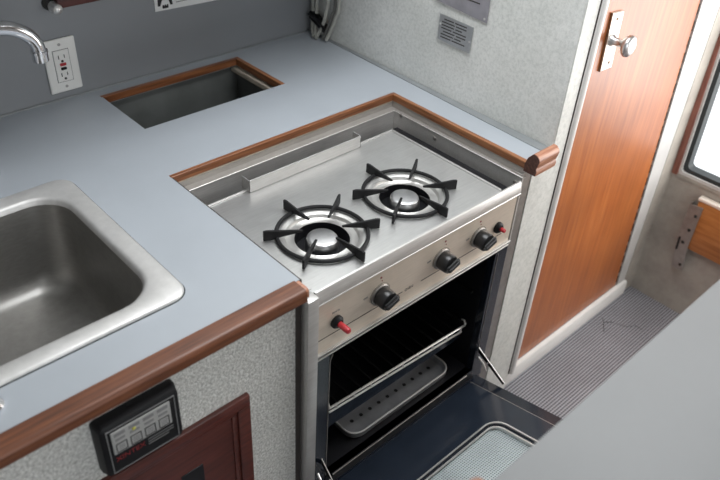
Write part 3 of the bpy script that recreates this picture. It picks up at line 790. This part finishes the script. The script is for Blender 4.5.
# ---- oven rack (lifts out) and perforated tray
rk = thing('oven_rack', 'wire oven rack with a bright front bar inside the dark oven', 'oven rack', (.86, .84, .482))
def rk_z(x): return .4985-(x-.66)*.062
RX0, RX1, RY0, RY1 = .648, 1.076, .716, .975
b = BM(); tube(b, [(RX0+.010, RY0, rk_z(RX0+.01)), (RX1, RY0, rk_z(RX1))], .0028, 10); obj('front_bar', b, 'wire', rk)
b = BM(); tube(b, [(RX0+.010, RY0-.001, rk_z(RX0)-.011), (RX1-.01, RY0-.001, rk_z(RX1)-.013)], .0024, 8)
for k in range(9):
    x = RX0+.03+k*.048; tube(b, [(x, RY0-.001, rk_z(x)), (x, RY0-.001, rk_z(x)-.012)], .0022, 6)
obj('lower_bar', b, 'wire', rk)
b = BM()
tube(b, [(RX0+.010, RY0, rk_z(RX0)), (RX0+.010, RY1, rk_z(RX0)), (RX1, RY1, rk_z(RX1)), (RX1, RY0, rk_z(RX1))], .0026, 8)
obj('rim_wire', b, 'wire_dark', rk)
for k in range(13):
    x = RX0+.035+k*.0325; b = BM(); tube(b, [(x, RY0, rk_z(x)+.002), (x, RY1, rk_z(x)+.002)], .0018, 6); obj('cross_wire', b, 'wire_dark', rk)
for x in (RX0+.010, RX1):
    b = BM(); z = rk_z(x); tube(b, [(x, RY0, z), (x, RY0-.002, z+.006), (x, RY0+.003, z+.014), (x, RY0+.010, z+.012)], .0022, 8); obj('stop_hook', b, 'wire', rk)
b = BM(); box(b, OX0+.012, OX1-.012, .7255, .7285, .425, .464); 
sup = obj('shield_bar', b, 'navy2', sv, smooth=False)

# tray: shallow pan with rounded corners, row of holes, raised bright rim, lying on the oven floor
ty = thing('perforated_tray', 'grey perforated metal tray with rounded corners on the oven floor', 'tray', (.885, .78, OZ0))
TZ = OZ0+.014
tx0, tx1, ty0, ty1 = .722, 1.042, .705, .790
def TR(ins, z, r): return [(x, y, z) for x, y in rrect(tx0+ins, tx1-ins, ty0+ins, ty1-ins, r, 8)]
t = bmesh.new()
def ring_edges2(pts):
    vs = [t.verts.new(p) for p in pts]
    return [t.edges.new((vs[i], vs[(i+1) % len(vs)])) for i in range(len(vs))]
E2 = ring_edges2(TR(.010, TZ, .022))
for row, yy in ((0, .748),):
    for k in range(10):
        cx = .758+k*.0275+.007*row
        E2 += ring_edges2([(cx+.0045*math.cos(2*PI*j/14), yy+.0045*math.sin(2*PI*j/14), TZ) for j in range(14)])
bmesh.ops.triangle_fill(t, edges=E2, use_beauty=True, use_dissolve=False)
for f in t.faces:
    if f.normal.z < 0: f.normal_flip()
b = BM(); join(b, t)
loft(b, [TR(.010, TZ, .022), TR(.006, TZ+.003, .026), TR(.003, TZ+.010, .029), TR(.0, TZ+.010, .032), TR(.0, TZ-.002, .032), TR(.008, TZ-.0135, .024)])
tp = obj('pan', b, 'tray', ty, ang=40)
b = BM(); tube(b, [(x, y, z) for x, y, z in TR(.0015, TZ+.0105, .0305)], .0021, 8, closed=True); obj('rolled_rim', b, 'wire', ty)

# ================================================================== CONTROL BOX on the cabinet
cx_ = thing('gas_alarm_panel', 'black gas alarm box with grey button panel below counter edge', 'control panel', (.259, .68, .74))
bx0, bx1, bz0, bz1 = .196, .320, .752, .857
b = BM()
def BL(ins, y, r): return [(x, y, z) for x, z in rrect(bx0+ins, bx1-ins, bz0+ins, bz1-ins, r, 4)]
loft(b, [BL(0, .6798, .007), BL(0, .672, .007), BL(.003, .660, .008), BL(.009, .6565, .008)], True, True)
bdy = obj('housing', b, 'black', cx_, ang=30)
b = BM(); prism(b, [(bx0+.052, .672, bz1-.001), (bx0+.060, .672, bz1-.001), (bx0+.059, .672, bz1+.002), (bx0+.053, .672, bz1+.002)], (0, .006, 0)); obj('latch', b, 'black', bdy)
b = BM(); frame_face(b, bx0+.0105, bx1-.0105, bz0+.0095, bz1-.009, .0012, .6556, .657, 0); obj('bezel_line', b, 'grey_print', bdy, smooth=False)
mx0, mx1, mz0, mz1 = .212, .301, .798, .843
b = BM(); box(b, mx0, mx1, .6545, .657, mz0, mz1, .001, 1); mb = obj('button_panel', b, 'membrane', cx_)
for k in range(4):
    x = mx0+.004+k*.0215
    b = BM(); frame_face(b, x, x+.0165, mz0+.003, mz0+.0205, .0012, .6538, .6546, 0); bt = obj('button', b, 'black_print', mb, smooth=False)
    b = BM()
    for j in range(3): box(b, x+.004, x+.0125, .6540, .6546, mz0+.0075+j*.0035, mz0+.0087+j*.0035)
    obj('button_print', b, 'grey_print', bt, smooth=False)
    b = BM(); box(b, x, x+.016, .6540, .6546, mz0+.0355, mz0+.0415); box(b, x+.001, x+.015, .6540, .6546, mz0+.0265, mz0+.0305); obj('caption', b, 'grey_print', mb, smooth=False)
b = BM(); lathe(b, [(.0028, 0), (.0024, .0015), (0, .002)], (mx0+.004+.0215+.007, .6545, mz0+.033), (0, -1, 0), 16); obj('indicator_lamp', b, 'yellow', mb)
b = text_bm('XINTEX', .0125, FRONT(.213, .6563, .782)); obj('lettering', b, 'dark_red', bdy, smooth=False)
b = BM()
for k in range(3): box(b, .262, .302-.008*(k == 2), .6558, .6566, .790-.005*k, .7912-.005*k)
obj('printed_lines', b, 'grey_print', bdy, smooth=False)

# ================================================================== BOARD on the hull side
bd = thing('wood_board', 'orange wooden board with pale rounded top edge fixed to the cabin side', 'board', (1.94, .40, .38))
b = BM(); box(b, 1.927, 1.947, -.1, .585, .377, .538, .002, 2); obj('plank', b, 'board_wood', bd)
b = BM(); box(b, 1.925, 1.9485, -.1, .589, .536, .546, .003, 2); obj('top_edge', b, 'cream', bd)
bk = thing('mounting_bracket', 'dull grey metal bracket with dark screws holding the wooden board', 'bracket', (1.945, .59, .30))
b = BM(); prism(b, [(1.926, .604, .518), (1.926, .566, .522), (1.926, .566, .385), (1.926, .556, .300), (1.926, .590, .300), (1.926, .606, .40)], (-.003, 0, 0), .0008, 1); plt = obj('plate', b, 'galv', bk)
b = BM(); prism(b, [(1.926, .6045, .518), (1.926, .607, .40), (1.9495, .607, .40), (1.9495, .6045, .518)], (0, -.003, 0)); obj('flange', b, 'galv', bk, smooth=False)
b = BM(); prism(b, [(1.928, .604, .395), (1.928, .590, .30), (1.9495, .590, .30), (1.9495, .604, .395)], (0, -.003, 0)); obj('brace', b, 'galv', bk, smooth=False)
for y, z in ((.577, .488), (.580, .438), (.584, .392), (.568, .318)):
    b = BM(); lathe(b, [(.0052, 0), (.004, .002), (0, .0028)], (1.9228, y, z), (-1, 0, 0), 14); obj('screw', b, 'wire_dark', plt)
b = BM(); prism(b, [(1.9228, .600, .405), (1.9228, .594, .405), (1.9228, .592, .362), (1.9228, .597, .362)], (-.002, 0, 0)); obj('slot', b, 'black_print', plt, smooth=False)

# ================================================================== FOREGROUND COUNTER
fg = thing('foreground_counter', 'plain grey countertop corner across the aisle, nearest the viewer', 'countertop', (.9, -.1, ZF))
FZ = 1.05
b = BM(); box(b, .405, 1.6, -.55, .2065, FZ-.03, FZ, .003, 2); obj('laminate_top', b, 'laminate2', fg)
b = BM(); box(b, .45, 1.55, -.53, .165, ZF, FZ-.03); obj('base', b, 'white_paint', fg, smooth=False)
b = BM(); lathe(b, [(0, -.028), (.008, -.027), (.0105, -.02), (.0105, -.006), (.008, -.001), (0, 0)], (.3935, .2135, FZ-.002), n=24); obj('corner_peg', b, 'teak_x', fg, label='small rounded wooden peg at the corner')

# ================================================================== LIGHT
w = bpy.data.worlds.new('overcast'); bpy.context.scene.world = w; w.use_nodes = True
bg = w.node_tree.nodes['Background']; bg.inputs[0].default_value = (.93, .97, 1.0, 1); bg.inputs[1].default_value = 1.6

def area(name, loc, target, sx, sy, power, col):
    l = bpy.data.lights.new(name, 'AREA'); l.shape = 'RECTANGLE'; l.size = sx; l.size_y = sy; l.energy = power; l.color = col
    o = bpy.data.objects.new(name, l); C.objects.link(o); o.location = loc
    o.rotation_euler = (Vector(target)-Vector(loc)).to_track_quat('-Z', 'Y').to_euler(); return o
area('hatch_daylight', (.98, .72, 2.10), (.86, .70, .9), .95, .7, 16.5, (.96, .98, 1.0))
area('window_daylight', (1.88, .05, 1.05), (1.0, .7, .8), 1.1, .9, 14, (1.0, .97, .93))
area('companionway_daylight', (.1, -1.5, 1.5), (.7, .8, .8), .9, 1.1, 7, (.96, .98, 1.0))

# ================================================================== CAMERA
R_ = [[0.7338172375978165, -0.6773405921872906, 0.05217263631138774],
      [-0.3765699119741509, -0.46948198666860086, -0.7986124000974968],
      [0.5654267089553604, 0.5663889002876688, -0.5995800617357349]]
cam = bpy.data.cameras.new('camera'); co = bpy.data.objects.new('camera', cam); C.objects.link(co)
right, down, fwd = (Vector(r) for r in R_)
m = Matrix((right, -down, -fwd)).transposed().to_4x4(); m.translation = Vector((0, 0, 1.65))
co.matrix_world = m
cam.sensor_width = 36; cam.sensor_fit = 'HORIZONTAL'; cam.lens = 738.035/720*36
cam.clip_start = .02
cam.dof.use_dof = True; cam.dof.focus_distance = 1.42; cam.dof.aperture_fstop = 4.2
sc = bpy.context.scene
sc.camera = co
sc.view_settings.view_transform = 'Standard'
sc.view_settings.exposure = 0.0
sc.cycles.max_bounces = 10
